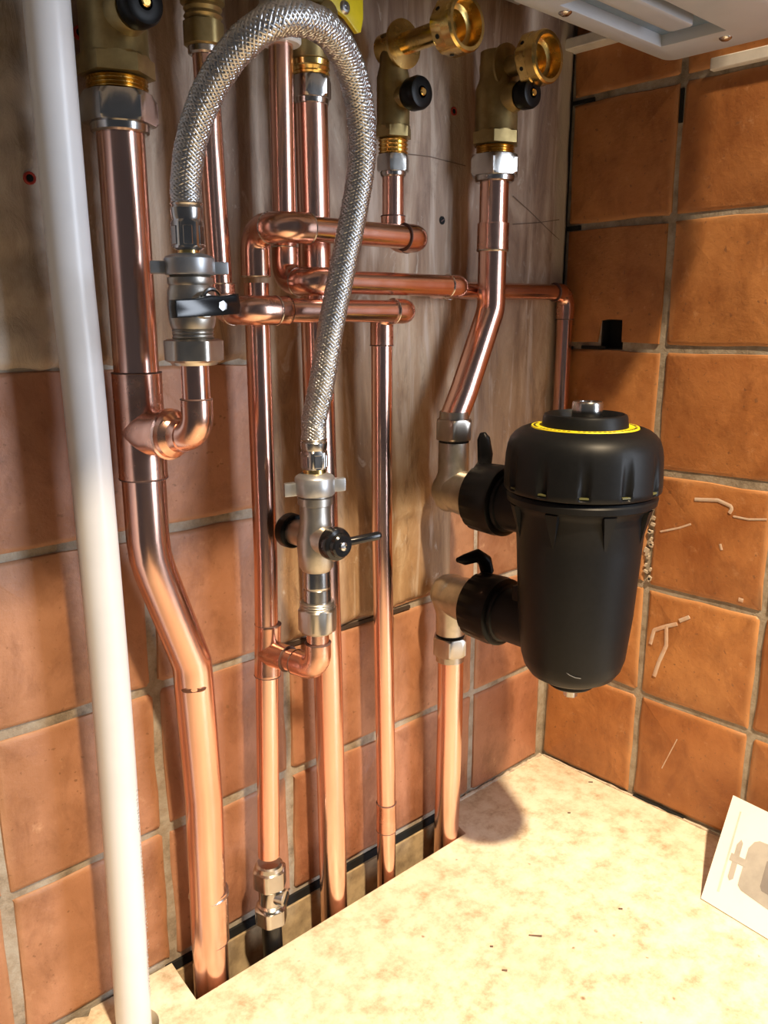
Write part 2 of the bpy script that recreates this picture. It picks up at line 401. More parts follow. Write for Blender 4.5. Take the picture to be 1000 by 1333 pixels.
# thick plaster / adhesive over the upper back wall: one height field
def inside(x, z):
    wob = 5 * noise.noise(V((x * .03, z * .03, 2))) + 2 * noise.noise(V((x * .11, z * .11, 5)))
    if x < -347 + wob * 1.5: b_ = 430 + wob
    elif x < -152 + wob: b_ = 219 + wob
    elif x < -120: b_ = 303 + wob * 1.5
    else: b_ = 303 + wob
    return z - b_
q = B(); nx, nz = 236, 190; x0, x1, z0, z1 = -720, -4.5, 205, 780; gr = []
for j in range(nz + 1):
    row = []
    for i in range(nx + 1):
        x = x0 + (x1 - x0) * i / nx; z = z0 + (z1 - z0) * j / nz
        t = max(0, min(1, (inside(x, z) + 2) / 7))
        h = -4 + 6.2 * t * t * (3 - 2 * t) + t * (1.0 * noise.noise(V((x * .02, z * .012, 1))) + (.7 if x > -440 else 2.0) * noise.noise(V((x * .07, z * (.035 if x > -440 else .06), 3))) + .3 * noise.noise(V((x * .2, z * .12, 7))) + (2.4 * math.exp(-((z - 301 - 3 * noise.noise(V((x * .05, 1, 1)))) / 5) ** 2) * (.6 + noise.noise(V((x * .08, 4, 2)))) if -265 < x < -100 else 0))
        row.append(q.verts.new((x, -h, z)))
    gr.append(row)
for j in range(nz):
    for i in range(nx): q.faces.new((gr[j][i], gr[j][i+1], gr[j+1][i+1], gr[j+1][i]))
for j in range(nz):                                            # board edge by the corner
    a, b = gr[j][nx], gr[j+1][nx]; c_ = q.verts.new((x1, 2, b.co.z)); d_ = q.verts.new((x1, 2, a.co.z)); q.faces.new((a, d_, c_, b))
obj('plaster_layer', q, PLASTER, wall_back, smooth=180)
# pencil lines and screw holes in the plaster
PENCIL = plain('pencil', (.16, .11, .08), .8)
for pts in (((497, 199), (525, 200), (560, 204), (606, 216)), ((668, 255), (690, 275), (712, 297), (728, 312)), ((668, 292), (700, 290), (728, 286))):
    q = B(); sweep(q, [at(a, b, -2.6) for a, b in pts], .35, 5); obj('pencil_line', q, PENCIL, wall_back)
for i, (x, y, m_, r) in enumerate(((590, 145, RED, 3.2), (103, 43, RED, 3.6), (38, 232, RED, 3.4))):
    p = at(x, y, -2); t = root('wall_plug', ['red plastic plug in the plaster between the two capped brass valves', 'red plug at the top, just left of the large brass valve', 'dark red plug in the plaster left of the white pipe'][i], 'wall plug', p)
    q = B(); lathe(q, p, (0, -1, 0), [(-1, r), (1.2, r), (1.6, r*.8), (1.2, r*.6), (-1, r*.5)], 14); obj('rim', q, m_, t)
    q = B(); lathe(q, p, (0, -1, 0), [(-1, r*.6), (1, r*.6), (1.05, 0)], 12); obj('bore', q, HOLE, t)
p = at(575, 287, -2); t = root('screw', 'dark countersunk screw head in the plaster right of the horizontal copper loops', 'screw', p)
q = B(); lathe(q, p, (0, -1, 0), [(-1, 3.2), (.8, 3.2), (1.2, 2.4), (.6, .8), (.6, 0)], 16); obj('head', q, HOLE, t)
q = B(); obox(q, p + V((0, -1.2, 0)), (1, 0, .6), (0, 1, 0), (-.6, 0, 1), 2, .3, .4); obj('slot', q, JOINT, t)

# floor of the cupboard below, seen as darkness through the slot
q = B(); box(q, (-900, -900, -160), (12, 40, -150)); obj('floor', q, HOLE, None, kind='structure', smooth=0)
# caulk along the worktop's back edges
def bead(a, b, r, seed):
    rnd = random.Random(seed); q = B(); n = 40; a, b = V(a), V(b)
    pts = [a.lerp(b, i / n) + V((0, 0, rnd.uniform(-.5, .5))) for i in range(n + 1)]
    return sweep(q, pts, [r * rnd.uniform(.45, 1.15) for _ in pts], 7)
obj('trim_1', bead((-160, -1, .6), (-4, -1, .6), 1.9, 3), CAULK, None, kind='structure')
obj('trim_2', bead((-1.5, -4, .6), (-1.5, -420, .6), 1.9, 4), CAULK, None, kind='structure')
q = B(); box(q, (-2.4, -165, .8), (.5, -112, 2.6)); obj('shadow_strip', q, HOLE, wall_right, smooth=0)  # solid black strip standing in for shade where tiles meet worktop

# ------------------------------------------------------------------ worktop
t = root('worktop', 'mottled beige laminate worktop with a long slot along the back wall', 'worktop', (-300, -300, 0))
hole = [(-487 + 15 * math.cos(R(a)), -35 + 15 * math.sin(R(a))) for a in range(0, 360, 12)]
outer = [(-.8, -700), (-.8, -1), (-163, -1), (-163, -26), (-167, -41), (-300, -42), (-446, -43), (-444, -20), (-442, -1), (-503, -1), (-507, -6), (-514, -1.5), (-900, -1.5), (-900, -700)]
wt = plate([outer, hole], 22, .4); xf(wt, (1, 0, 0), (0, 1, 0), (0, 0, 1), (0, 0, -22)); o = obj('laminate_top', wt, WORKTOP, t, smooth=30)
cr = plate([[(-2, -698), (-2, -3), (-165, -3), (-165, -43), (-446, -45), (-446, -3), (-500, -3), (-500, -698)]], 16); xf(cr, (1, 0, 0), (0, 1, 0), (0, 0, 1), (0, 0, -38)); obj('chipboard_core', cr, CHIP, t, smooth=0)
# crumbs on it
for i, (x, y, L) in enumerate(((697, 1218, 5), (657, 1263, 2), (640, 1232, 1.2), (741, 1058, 1.4), (769, 1018, 2.2), (808, 1183, 1.6))):
    p = atz(x, y, .8); q = B()
    obox(q, p, (.6, -.8, .1), (.8, .6, 0), (0, 0, 1), L, .7, .5); bevel(q, .25, 1)
    obj('crumb', q, PENCIL, None, ['longest brown splinter lying on the worktop', 'small brown crumb near the lower middle of the worktop', 'tiny crumb left of the brown splinter on the worktop', 'smaller dark crumb on the worktop near the back corner', 'dark crumb on the worktop close to the right wall joint', 'small crumb between the filter shadow and the card'][i], cat='crumb')

# ------------------------------------------------------------------ white waste pipe
p0, p1 = at(57, -40, -37), at(173, 1320, -37)
X = [(57, -40), (89, 330), (105, 460), (125, 680), (145, 900), (156, 1050), (168, 1230)]
pts = [at(x, y, -37) for x, y in X] + [V((-488.5, -36, 20)), V((-488.5, -36, -60))]
pts[0].z = 690
t = root('waste_pipe', 'white plastic pipe running floor to top at the far left', 'pipe', (-488, -36, 0))
sm = []
for a, b in zip(pts, pts[1:]):
    for k_ in range(4): sm.append(a.lerp(b, k_ / 4))
sm.append(pts[-1])
for _ in range(4):
    sm = [sm[0]] + [(sm[i-1] + sm[i] * 2 + sm[i+1]) / 4 for i in range(1, len(sm) - 1)] + [sm[-1]]
q = B(); sweep(q, sm, 11.3, 36); obj('pipe_wall', q, WHITEP, t, smooth=60)
q = B(); rnd = random.Random(5)                                 # the faint line of print down the lower pipe
for i in range(60):
    z = 175 - i * 2.5
    if i in (12, 13, 27, 41, 42): continue
    ang = R(-97 + 52); d = V((math.cos(ang), math.sin(ang), 0)); tt = V((-d.y, d.x, 0))
    cx = -486.5 if z > 60 else -487.6
    c = V((cx, -37, z)) + d * 11.35
    for _ in range(2): obox(q, c + tt * rnd.uniform(-.8, .8) + V((0, 0, rnd.uniform(-.6, .6))), tt + V((0, 0, rnd.uniform(-.5, .5))), d, (0, 0, 1), rnd.uniform(.3, .9), .12, .16)
obj('print_line', q, PRINT, t, 'faint grey line of small print', kind='stuff', smooth=0)

# ------------------------------------------------------------------ copper runs
def ringline(bm, p, axis, r, w_=.5): lathe(bm, V(p) - V(axis).normalized() * w_, axis, [(0, r), (w_, r + .25), (2 * w_, r)], 28)
def tube(t, pts, r, rad=0, name='pipe_length', mat=None, n=32):
    q = B(); sweep(q, fillet(pts, rad), r, n); return obj(name, q, mat or COPPER, t, smooth=60)
def sleeve(t, a, b, r, name='coupling', mat=None, rings=True):
    """short socket over a pipe with rolled ends"""
    a, b = V(a), V(b); L = (b - a).length; q = B()
    lathe(q, a, b - a, [(0, r - 1.1), (0, r), (.8, r + .15), (2, r), (L/2, r - .1), (L - 2, r), (L - .8, r + .15), (L, r), (L, r - 1.1)], 32)
    o = obj(name, q, mat or COPPER_D, t)
    if rings:
        for p in (a, b): q = B(); ringline(q, p, b - a, r + .05, .35); obj('solder_ring', q, JOINT, o)
    return o
def elbow(t, a, c, b, r, rad, ring=SOLDER):
    """a -> corner c -> b"""
    a, c, b = V(a), V(c), V(b); q = B(); sweep(q, fillet([a, c, b], rad), r, 28); o = obj('elbow_fitting', q, COPPER_D, t, smooth=60)
    for p, d in ((a, c - a), (b, c - b)): q = B(); ringline(q, p, d, r + .1, .4); obj('solder_ring', q, ring, o)
    return o
def tee(t, a, b, c, d, r, r2, ring=JOINT):
    a, b, c, d = V(a), V(b), V(c), V(d); q = B(); L = (b - a).length
    lathe(q, a, b - a, [(0, r - 1), (0, r), (.8, r + .15), (2, r), (L - 2, r), (L - .8, r + .15), (L, r), (L, r - 1)], 32)
    l = (d - c).length; lathe(q, c, d - c, [(0, r2 * 1.08), (r * .9, r2 * 1.04), (r + 2.5, r2), (l - .8, r2 + .15), (l, r2), (l, r2 - 1)], 32)
    o = obj('tee_fitting', q, COPPER_D, t)
    for p, e, r_ in ((a, b - a, r), (b, b - a, r), (d, d - c, r2)): q = B(); ringline(q, p, e, r_ + .08, .4); obj('solder_ring', q, ring, o)
    return o

UP = V((0, 0, 1)); OUT = V((0, -1, 0)); EAST = V((1, 0, 0))
# A: thick run at the left with the branch to the filling loop
YA = -34
A1, A2, A3, A4 = at(160, 176, YA), at(178, 485, YA), at(187, 622, YA), at(191, 705, YA)
xa = -454.5
A5, A6 = at(250, 862, -33), at(263, 945, -30)
A7, A8 = at(272, 1158, -27), at(276, 1290, -26)
t = root('copper_pipe', 'thickest copper pipe, second from the left, with a double bend and side branch', 'pipe', (A8.x, -26, 0))
top = V((xa, YA, 562)); pts = [top, V((xa, YA, 300)), V((-429, -32, 222)), V((-424, -29, 150)), V((-424.5, -26.5, 60)), V((-424.5, -26, -40))]
a4 = at(191, 725, YA); bend = [top, V((xa, YA, a4.z)), V((A5.x, -33, A5.z)), V((A8.x + .5, -29, 140)), V((A8.x, -27, 40)), V((A8.x, -26, -60))]
tube(t, bend, 12.7, [0, 75, 28, 60, 60, 0])
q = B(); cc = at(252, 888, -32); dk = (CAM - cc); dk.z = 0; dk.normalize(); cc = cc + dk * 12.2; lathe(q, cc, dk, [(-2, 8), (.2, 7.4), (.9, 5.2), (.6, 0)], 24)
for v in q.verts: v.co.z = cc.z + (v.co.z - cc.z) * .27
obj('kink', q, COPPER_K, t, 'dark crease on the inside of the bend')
ta, tb = V((xa, YA, A2.z)), V((xa, YA, A3.z)); tz = at(190, 560, YA).z
ex = at(258.5, 572, -82); bd = V((ex.x - xa, -82 - YA, 0)).normalized()
c0 = V((xa, YA, tz)); EC = V((xa, YA, tz)) + bd * ((V((ex.x, -82, tz)) - c0).length)
tee(t, tb, ta, c0, c0 + bd * 25, 14, 13)
q = B(); lathe(q, c0 + bd * 24, bd, [(0, 13.4), (.5, 14.6), (2.5, 14.6), (3, 13.4), (6, 12.8), (9, 9.6), (11, 9.2), (14, 9.2)], 32); obj('reducer', q, COPPER_D, t)
h1 = at(252, 520, -82).z
elbow(t, c0 + bd * 36, EC, V((EC.x, EC.y, h1)), 8.6, 13, JOINT)
tube(t, [V((EC.x, EC.y, h1 - 3)), V((EC.x, EC.y, at(253, 468, -82).z))], 7.6)
sleeve(t, at(272, 1158, -26.5), at(274, 1222, -26.2), 13.3, 'coupling')
q = B(); p = at(272, 1163, -26.5); lathe(q, p - UP * .9, UP, [(0, 13.6), (.9, 14.2), (1.8, 13.6)], 32); obj('solder_ring', q, SOLDER, t, 'bright silver ring of solder')
FX, FY = EC.x, EC.y                                            # axis of the left filling valve

r15 = 7.7; YB = -30; YF = -59
def loop(cx, z, x_end, yb=YB, yf=YF):
    pass
# C: riser with low tee, loops over the top to the third valve
XC = -367.5; zD1 = 512; XV3 = -249.0
t = root('copper_pipe', 'copper riser with a low side tee, turning right into the uppermost horizontal pipe', 'pipe', (XC, YB, 0))
zc_top = at(338, 318, YB).z; zc_bot = at(352, 1112, -30).z
XCb = at(350, 1110, -30).x
tube(t, [V((XC, YB, 480)), V((XC, YB, 300)), V((XCb, YB, zc_bot))], r15 + .3)
elbow(t, V((XC, YB, 484)), V((XC, YB, zD1)), V((XC, YB - 17, zD1)), r15 + 1.6, 13)
elbow(t, V((XC, YB - 17, zD1)), V((XC, YF, zD1)), V((XC + 20, YF, zD1)), r15 + 1.5, 12)
tube(t, [V((XC + 18, YF, zD1)), V((XV3 - 14, YF, zD1))], r15)
elbow(t, V((XV3 - 17, YF, zD1)), V((XV3, YF, zD1)), V((XV3, YB - 14, zD1)), r15 + 1.2, 11, JOINT)
elbow(t, V((XV3, YB - 14, zD1)), V((XV3, YB, zD1)), V((XV3, YB, zD1 + 17)), r15 + 1.0, 11, JOINT)
tube(t, [V((XV3, YB, zD1 + 15)), V((XV3, YB, 566))], r15)
# low tee and branch to second filling valve
z_a, z_b = at(349, 812, YB).z, at(350, 878, YB).z; zt = at(350, 848, YB).z
e2 = at(416, 868, -78); c0 = V((XC - 1, YB, zt)); bd2 = V((e2.x - XC, -78 - YB, 0)).normalized(); E2 = c0 + bd2 * (V((e2.x, -78, zt)) - c0).length
tee(t, V((XC - 2, YB, z_b)), V((XC, YB, z_a)), c0, c0 + bd2 * 20, r15 + 1.4, r15 + 1.2)
tube(t, [c0 + bd2 * 15, c0 + bd2 * 35], r15)
h2 = at(408, 838, -78).z
elbow(t, c0 + bd2 * 28, E2, V((E2.x, E2.y, h2)), r15 + .9, 12, JOINT)
tube(t, [V((E2.x, E2.y, h2 - 2)), V((E2.x, E2.y, at(410, 808, -78).z))], r15 - .3)
GX, GY = E2.x, E2.y

# Q: third loop - riser behind the hose, lower horizontal, thin descending pipe
zD3 = 463; XQ = -393.5; XR = -260.0
t = root('copper_pipe', 'copper pipe with the lowest horizontal length, continuing down as a slim riser', 'pipe', (XR, YB, 0))
tube(t, [V((XQ - 4, YB, 610)), V((XQ, YB, zD3 + 12))], r15 - .5)
elbow(t, V((XQ, YB, zD3 + 16)), V((XQ, YB, zD3)), V((XQ, YB - 13, zD3)), r15 + .8, 11)
elbow(t, V((XQ, YB - 13, zD3)), V((XQ, YF, zD3)), V((XQ + 20, YF, zD3)), r15 + 1.0, 12)
sleeve(t, V((XQ + 19, YF, zD3)), V((XQ + 28, YF, zD3)), r15 + .9)
tube(t, [V((XQ + 18, YF, zD3)), V((XR - 14, YF, zD3))], r15 - .4)
elbow(t, V((XR - 16, YF, zD3)), V((XR, YF, zD3)), V((XR, YB - 12, zD3)), r15 + .8, 11)
elbow(t, V((XR, YB - 12, zD3)), V((XR, YB, zD3)), V((XR, YB, zD3 - 24)), r15 + .8, 10, JOINT)
zr = at(502, 1045, YB).z; zr2 = at(503, 1080, YB).z; XRb = at(503, 1045, YB).x
tube(t, [V((XR, YB, zD3 - 20)), V((XR, YB, 300)), V((XRb, YB, zr)), V((XRb, YB, -60))], r15 + .1)
sleeve(t, V((XRb, YB, zr2)), V((XRb, YB, zr)), r15 + .6)

# P: second loop - from the white collar, across, behind the bent pipe, down behind the filter
zD2 = 481; XP = -344.5; YR = -13
t = root('copper_pipe', 'copper pipe from the white collar running right to drop behind the black filter', 'pipe', (XP, YB, 0))
tube(t, [V((XP + 1, YB, 630)), V((XP, YB, zD2 + 18))], r15 - .2)
elbow(t, V((XP, YB, zD2 + 22)), V((XP, YB, zD2)), V((XP, YB - 14, zD2)), r15 + 1.0, 12)
elbow(t, V((XP, YB - 14, zD2)), V((XP, YF, zD2)), V((XP + 19, YF, zD2)), r15 + 1.0, 12)
XK = -208.0
tube(t, [V((XP + 16, YF, zD2)), V((XK - 10, YF, zD2))], r15 - .2)
elbow(t, V((XK - 14, YF, zD2)), V((XK, YF, zD2)), V((XK + 7, YF + 18, zD2 - 1)), r15 + .3, 12)
XT = at(737, 382, YR).x; zT = at(737, 381, YR).z
tube(t, [V((XK + 5, YF + 13, zD2 - 1)), V((XK + 16, YR, zD2 - 1)), V((XT - 14, YR, zT))], 7.0, 14)
elbow(t, V((XT - 18, YR, zT)), V((XT, YR, zT)), V((XT, YR, zT - 24)), 8.2, 12, JOINT)
tube(t, [V((XT, YR, zT - 20)), V((XT - 1, YR, 262)), V((XT - 1, 12, 258))], 7.2, [0, 14, 0])

# G: middle straight pipe
t = root('copper_pipe', 'straight copper pipe passing behind the hose and the three horizontal lengths', 'pipe', (-311, YB, 0))
tube(t, [V((-318, -26, 600)), V((-316, -26, 420)), V((-312, -26, 200)), V((-310, -26, 0)), V((-310, -26, -60))], 10.9)

# E: bent pipe at right
YE = -32
E0, E1, E2_ = at(643, 232, YE), at(641, 395, YE), at(597, 530, YE)
t = root('copper_pipe', 'copper pipe bent to the left above the upper filter valve', 'pipe', (E2_.x, YE, 383))
XE = -141.5
tube(t, [V((XE, YE, 575)), V((XE, YE, at(641, 403, YE).z)), V((at(604, 510, YE).x, YE, at(604, 510, YE).z)), V((-183.5, YE, 380))], 11.4, [0, 24, 30, 0])
sleeve(t, V((XE, YE, at(641, 326, YE).z)), V((XE, YE, at(643, 291, YE).z)), 12.6, rings=False)
q = B(); lathe(q, V((XE, YE, at(641, 328, YE).z)), UP, [(0, 12.2), (.9, 13.0), (1.8, 12.6)], 32); obj('solder_ring', q, SOLDER, t, 'silver ring of solder below the socket')
# F: pipe below the lower filter valve
t = root('copper_pipe', 'short copper pipe dropping from the lower filter valve into the worktop slot', 'pipe', (-181, -30, 0))
tube(t, [V((-182, YE, 182)), V((-181.5, YE, 110)), V((-180.5, -30, 40)), V((-180.5, -28, -60))], 11.1)

# ------------------------------------------------------------------ brass valves on the jig
def jig_valve(name, label, X, Y, zs, r, knob_z, body=BRASS, nr=1):
    """zs: z of nut bottom, nut top, threads top, hex top, body top"""
    z0, z1, z2, z3, z4 = zs
    t = root(name, label, 'valve', (X, Y, z0))
    q = B(); lathe(q, (X, Y, z0), UP, [(0, r*.82*nr), (1, r*.9*nr), ((z1-z0)*.22, r*.92*nr), ((z1-z0)*.24, r*1.12*nr, r*1.02*nr), ((z1-z0)*.32, r*1.2*nr, r*1.04*nr), ((z1-z0)*.85, r*1.2*nr, r*1.04*nr), (z1-z0, r*1.06*nr, r*1.02*nr), (z1-z0, r*.7*nr)], 48, up=(.6, -.8, 0)); obj('compression_nut', q, CHROME, t, smooth=28)
    q = B(); prof = []; n = 4
    for i in range(n):
        a = (z2 - z1) * i / n; d = (z2 - z1) / n; prof += [(a, r*.80), (a + d*.5, r*.90), (a + d*.9, r*.80)]
    lathe(q, (X, Y, z1), UP, prof, 32); obj('threaded_neck', q, BRASSY, t)
    q = B(); H = z4 - z2; h3 = z3 - z2
    lathe(q, (X, Y, z2), UP, [(0, r*.85), (.5, r*1.12, r*.98), (h3 - 1, r*1.12, r*.98), (h3, r*1.0), (h3 + 1, r*.97), (H*.6, r*.97), (H*.72, r*.80), (H, r*.78)], 48, up=(.6, -.8, 0))
    lathe(q, (X, Y, knob_z), OUT, [(0, r*.7), (r*1.1, r*.62), (r*1.3, r*.55)], 24)
    obj('body', q, body, t, smooth=30)
    k_ = V((X, Y - r*1.25, knob_z)); kr = 10.5
    q = B(); lathe(q, k_, OUT, [(0, kr*.80), (2, kr*.86), (4, kr), (11, kr*1.02), (13.5, kr*.93), (14.2, kr*.75), (14, kr*.36), (9, kr*.34), (9, 0)], 32); kn = obj('spindle_cap', q, BLACKP, t, 'round black plastic cap')
    q = B(); lathe(q, k_ + OUT * 8, OUT, [(0, 2.6), (6.8, 2.6), (7.4, 2.0), (7.4, 0)], 16); obj('spindle_tip', q, BRASSY, kn)
    return t
jv = jig_valve('isolating_valve', 'large brass valve with black cap at the top left above the thickest pipe', xa, YA, [at(160, 176, YA).z, at(157, 124, YA).z, at(155, 103, YA).z, at(153, 76, YA).z, 665], 18.0, at(168, 32, YA).z, nr=.95)
t3 = jig_valve('isolating_valve', 'slim brass valve with a long golden spout above the uppermost horizontal pipe', XV3, YB, [at(511, 231, YB).z, at(511, 202, YB).z, at(511, 181, YB).z, at(511, 165, YB).z, 645], 11.8, at(521, 132, YB).z, nr=.84)
tE = jig_valve('isolating_valve', 'brass valve with black cap nearest the tiled side wall', XE, YE, [at(644, 238, YE).z, at(644, 203, YE).z, at(644, 190, YE).z, at(644, 172, YE).z, 655], 17.0, at(662, 136, YE).z)
# golden unions pointing out to where the boiler will connect
def union(t, p, L, rn):
    q = B(); lathe(q, p, OUT, [(-9, rn*.62), (6, rn*.62), (9, rn*.95), (11, rn*.95), (12, rn*.42), (L - 14, rn*.42), (L - 12, rn*.6)], 32); obj('spout', q, BRASSY if rn < 16.5 else BRASS, t)
    q = B(); lathe(q, p + OUT * (L - 12), OUT, [(0, rn*.6), (.2, rn*.95), (1.5, rn*1.06, rn*.98), (9, rn*1.08, rn*.98), (10, rn*1.04), (16.5, rn*1.04), (18, rn*.98), (18, rn*.84), (9, rn*.82), (8, rn*.60), (1, rn*.56)], 48, up=(0, 0, 1)); n_ = obj('union_nut', q, BRASSY, t, smooth=28)
    q = B()
    for k_ in range(6):
        a = R(60 * k_ + 30); d = V((math.cos(a), 0, math.sin(a)))
        lathe(q, p + OUT * (L - 7) + d * (rn*.98), d, [(-.6, 1.5), (.25, 1.5), (.3, 0)], 10)
    obj('wire_hole', q, HOLE, n_, kind='stuff')
union(t3, V((XV3, YB, at(512, 62, YB).z)), 62, 16.2)
union(tE, V((XE, YE, at(650, 92, YE).z)), 42, 17.5)
# top of the middle pipe, partly behind the hose
zg0, zg1, zg2, zg3 = (at(414, v, -26).z for v in (141, 104, 84, 62))
tG = root('isolating_valve', 'brass valve and chrome nut framed by the arch of the braided hose', 'valve', (-318, -26, zg0))
q = B(); H = zg1 - zg0; lathe(q, (-318, -26, zg0), UP, [(0, 10), (1, 11.5), (4, 11.8), (4.4, 12.6, 12.2), (6, 14, 12.4), (H - 2, 14, 12.4), (H, 12.6, 12.2), (H, 9)], 48, up=(.64, -.77, 0)); obj('compression_nut', q, CHROME, tG, smooth=28)
q = B(); lathe(q, (-318, -26, zg1), UP, [(0, 11.2), (2, 12.6), (3, 11.6), (5, 12.8), (6, 12.2), (zg2 - zg1, 12.6), (zg2 - zg1, 10)], 32); obj('threaded_neck', q, BRASSY, tG)
q = B(); lathe(q, (-318, -26, zg2), UP, [(0, 11.5), (1, 12.5), (12, 12.8), (18, 14), (40, 14), (60, 11)], 32); lathe(q, (-318, -26, zg3 + 14), OUT, [(0, 8), (20, 7), (21, 5)], 24); obj('body', q, BRASS, tG)
# Q top union
zq = at(268, 66, YB).z
tQ = root('compression_joint', 'dark brass joint with thin chrome ring at the top, left of the hose arch', 'valve', (XQ - 4, YB, zq))
q = B(); lathe(q, (XQ - 4, YB, zq - 3), UP, [(0, 8.2), (1, 9.4), (4, 9.4), (5, 8)], 32); obj('olive_ring', q, CHROME, tQ)
q = B(); lathe(q, (XQ - 4, YB, zq + 1), UP, [(0, 9), (1, 11.5, 10.8), (13, 11.5, 10.8), (14, 9.5), (16, 11), (18, 9.8), (20, 11), (22, 9.8), (23, 12.5), (44, 12.5)], 48, up=(.6, -.8, 0)); obj('body', q, BRASS, tQ, smooth=28)
# P top collar
zp = at(369, 55, YB).z
tP = root('pipe_collar', 'white plastic screw collar on the copper pipe under the hose arch', 'collar', (XP + 1, YB, zp))
q = B(); lathe(q, (XP + 1, YB, zp - 2), UP, [(0, 8), (0, 11.6), (1.2, 12.6), (5, 12.6), (6, 11.6), (8, 11.6), (9, 13.4), (20, 13.8), (22, 12.4), (40, 12.4)], 48, rf=lambda h, a, r: r + (.35 * math.cos(24 * a) if 9 < h < 21 else 0)); obj('screw_collar', q, PTFE, tP)
# yellow gas tap
pg = at(446, 12, -40)
tY = root('gas_tap', 'yellow gas tap handle with a screw behind the top of the hose', 'tap', pg)
q = plate([[(-22, 18), (-16, -2), (-4, -6), (5, -13), (8, -12), (10, -4), (10, 18)]], 2.6, .4); xf(q, (1, 0, 0), (0, 0, 1), (0, -1, 0), pg + V((3, -2, 0))); obj('handle', q, YELLOW, tY)
q = B(); lathe(q, at(448, 10, -44), OUT, [(-2, 4.2), (1, 4.2), (2.2, 3), (2.4, 1.6), (1.2, 1.2), (1.2, 0)], 20); obj('screw', q, STEEL, tY)
q = B(); lathe(q, pg + V((0, 3, 3)), OUT, [(-14, 8), (0, 8), (1, 6)], 24); obj('tap_body', q, BRASS, tY)

# ------------------------------------------------------------------ isolation valve at the foot of the riser
tI = root('isolating_valve', 'small chrome in-line valve with screwdriver slot, above a black pipe in the slot', 'valve', (XCb, YB, 20))
zi = [at(352, v, YB).z for v in (1200, 1178, 1152, 1128, 1110)]
XI = XCb
q = B(); lathe(q, (XI, YB, zi[0]), UP, [(0, 9), (1, 10.5), (2, 12.2, 11.2), (zi[1]-zi[0]-1, 12.2, 11.2), (zi[1]-zi[0], 9)], 48, up=(.7, -.7, 0)); obj('compression_nut', q, CHROME, tI, smooth=28)
q = B(); lathe(q, (XI, YB, zi[2]), UP, [(0, 9.5), (1, 12.6, 11.4), (zi[3]-zi[2]-1, 12.6, 11.4), (zi[3]-zi[2], 10.5), (zi[3]-zi[2] + 3, 10), (zi[3]-zi[2] + 4, 8.4)], 48, up=(.7, -.7, 0)); obj('compression_nut', q, CHROME, tI, smooth=28)
q = B(); lathe(q, (XI, YB, zi[1]), UP, [(-1, 8.5), (2, 10), (3, 8.6), (zi[2]-zi[1]-3, 8.8), (zi[2]-zi[1], 10.4)], 32)
lathe(q, (XI, YB, (zi[1]+zi[2])/2 + 1), (.45, -.9, 0), [(0, 6.5), (12.5, 6.3), (13, 5.5)], 24); obj('body', q, CHROME, tI)
q = B(); obox(q, V((XI, YB, (zi[1]+zi[2])/2 + 1)) + V((.45, -.9, 0)).normalized() * 13, (.9, .45, 1), (.45, -.9, 0), (-.9, -.45, 1), 4.6, .5, .7); obj('screw_slot', q, HOLE, tI, smooth=0)
tb_ = root('black_pipe', 'black plastic pipe below the small chrome in-line valve', 'pipe', (XI, YB, -60))
q = B(); sweep(q, [V((XI, YB, zi[0] + 2)), V((XI + 1, YB, -20)), V((XI + 1, YB, -100))], 7.6, 24); obj('pipe_wall', q, BLKPIPE, tb_)

# ------------------------------------------------------------------ filling-loop valves
def threads(bm, c, axis, z0, z1, r, pitch=1.6):
    n = max(2, int((z1 - z0) / pitch)); prof = []
    for i in range(n):
        a = z0 + (z1 - z0) * i / n; prof += [(a, r - .6), (a + pitch * .45, r), (a + pitch * .9, r - .6)]
    return lathe(bm, c, axis, prof, 32)
zv = lambda y: at(254, y, FY).z
t = root('filling_valve', 'silver filling valve with flat black lever at the left hose end', 'valve', (FX, FY, zv(475)))
b0 = V((FX, FY, zv(475))); H = zv(441) - zv(475)
q = B(); lathe(q, b0, UP, [(0, 8.2), (0, 11.8), (1.5, 12.8), (1.6, 13.6), (2.6, 15.6, 14.2), (H - 1, 15.8, 14.2), (H, 13.2)], 48, up=(.45, -.9, 0)); obj('compression_nut', q, SATIN, t, smooth=28)
q = B(); threads(q, (FX, FY, 0), UP, zv(441), zv(427), 11.2); obj('thread', q, NICKEL, t)
q = B(); a = zv(428); L = zv(362) - a
lathe(q, (FX, FY, a), UP, [(0, 11), (2, 11.8), (5, 12.4), (L*.5, 12.6), (L*.75, 12.2), (L*.85, 11.2), (L*.9, 12), (L, 12)], 36)
lathe(q, (FX, FY, at(254, 398, FY).z), OUT, [(0, 8), (12, 7), (15, 6), (15, 0)], 24); obj('body', q, NICKEL, t)
q = B(); zl = at(260, 399, FY - 18).z; la = at(217, 402, FY - 19); lb = at(307, 397, FY - 17)
lever = plate([[(-19, -4.6), (-19.5, 0), (-19, 4.2), (-6, 4.4), (2, 5.6), (8, 5), (15, 5.4), (19, 5.8), (20, 0), (19, -4.6), (6, -4.8)]], 5, .8)
lc = (la + lb) / 2; ld = (lb - la).normalized(); ln = V((0, -1, 0)); xf(lever, ld, UP, ld.cross(UP), lc - ln * 0)
obj('lever', lever, BLACKG, t, 'flat black lever')
q = B(); lathe(q, lc + ld * 11 + V((-2, -4, 0)), ln, [(0, 2.8), (2, 2.6), (2.4, 0)], 6, up=(1, 0, .4)); obj('lever_screw', q, STEEL, t)
q = B(); sweep(q, fillet([lc + ld * 2 + V((0, 2, 4)), lc + ld * 3 + V((0, 1, 9)), lc + ld * 10 + V((0, 1, 8)), lc + ld * 13 + V((0, 2, 3))], 4), 1.1, 8); obj('lever_clip', q, CHROME, t, 'shiny bent wire clip')

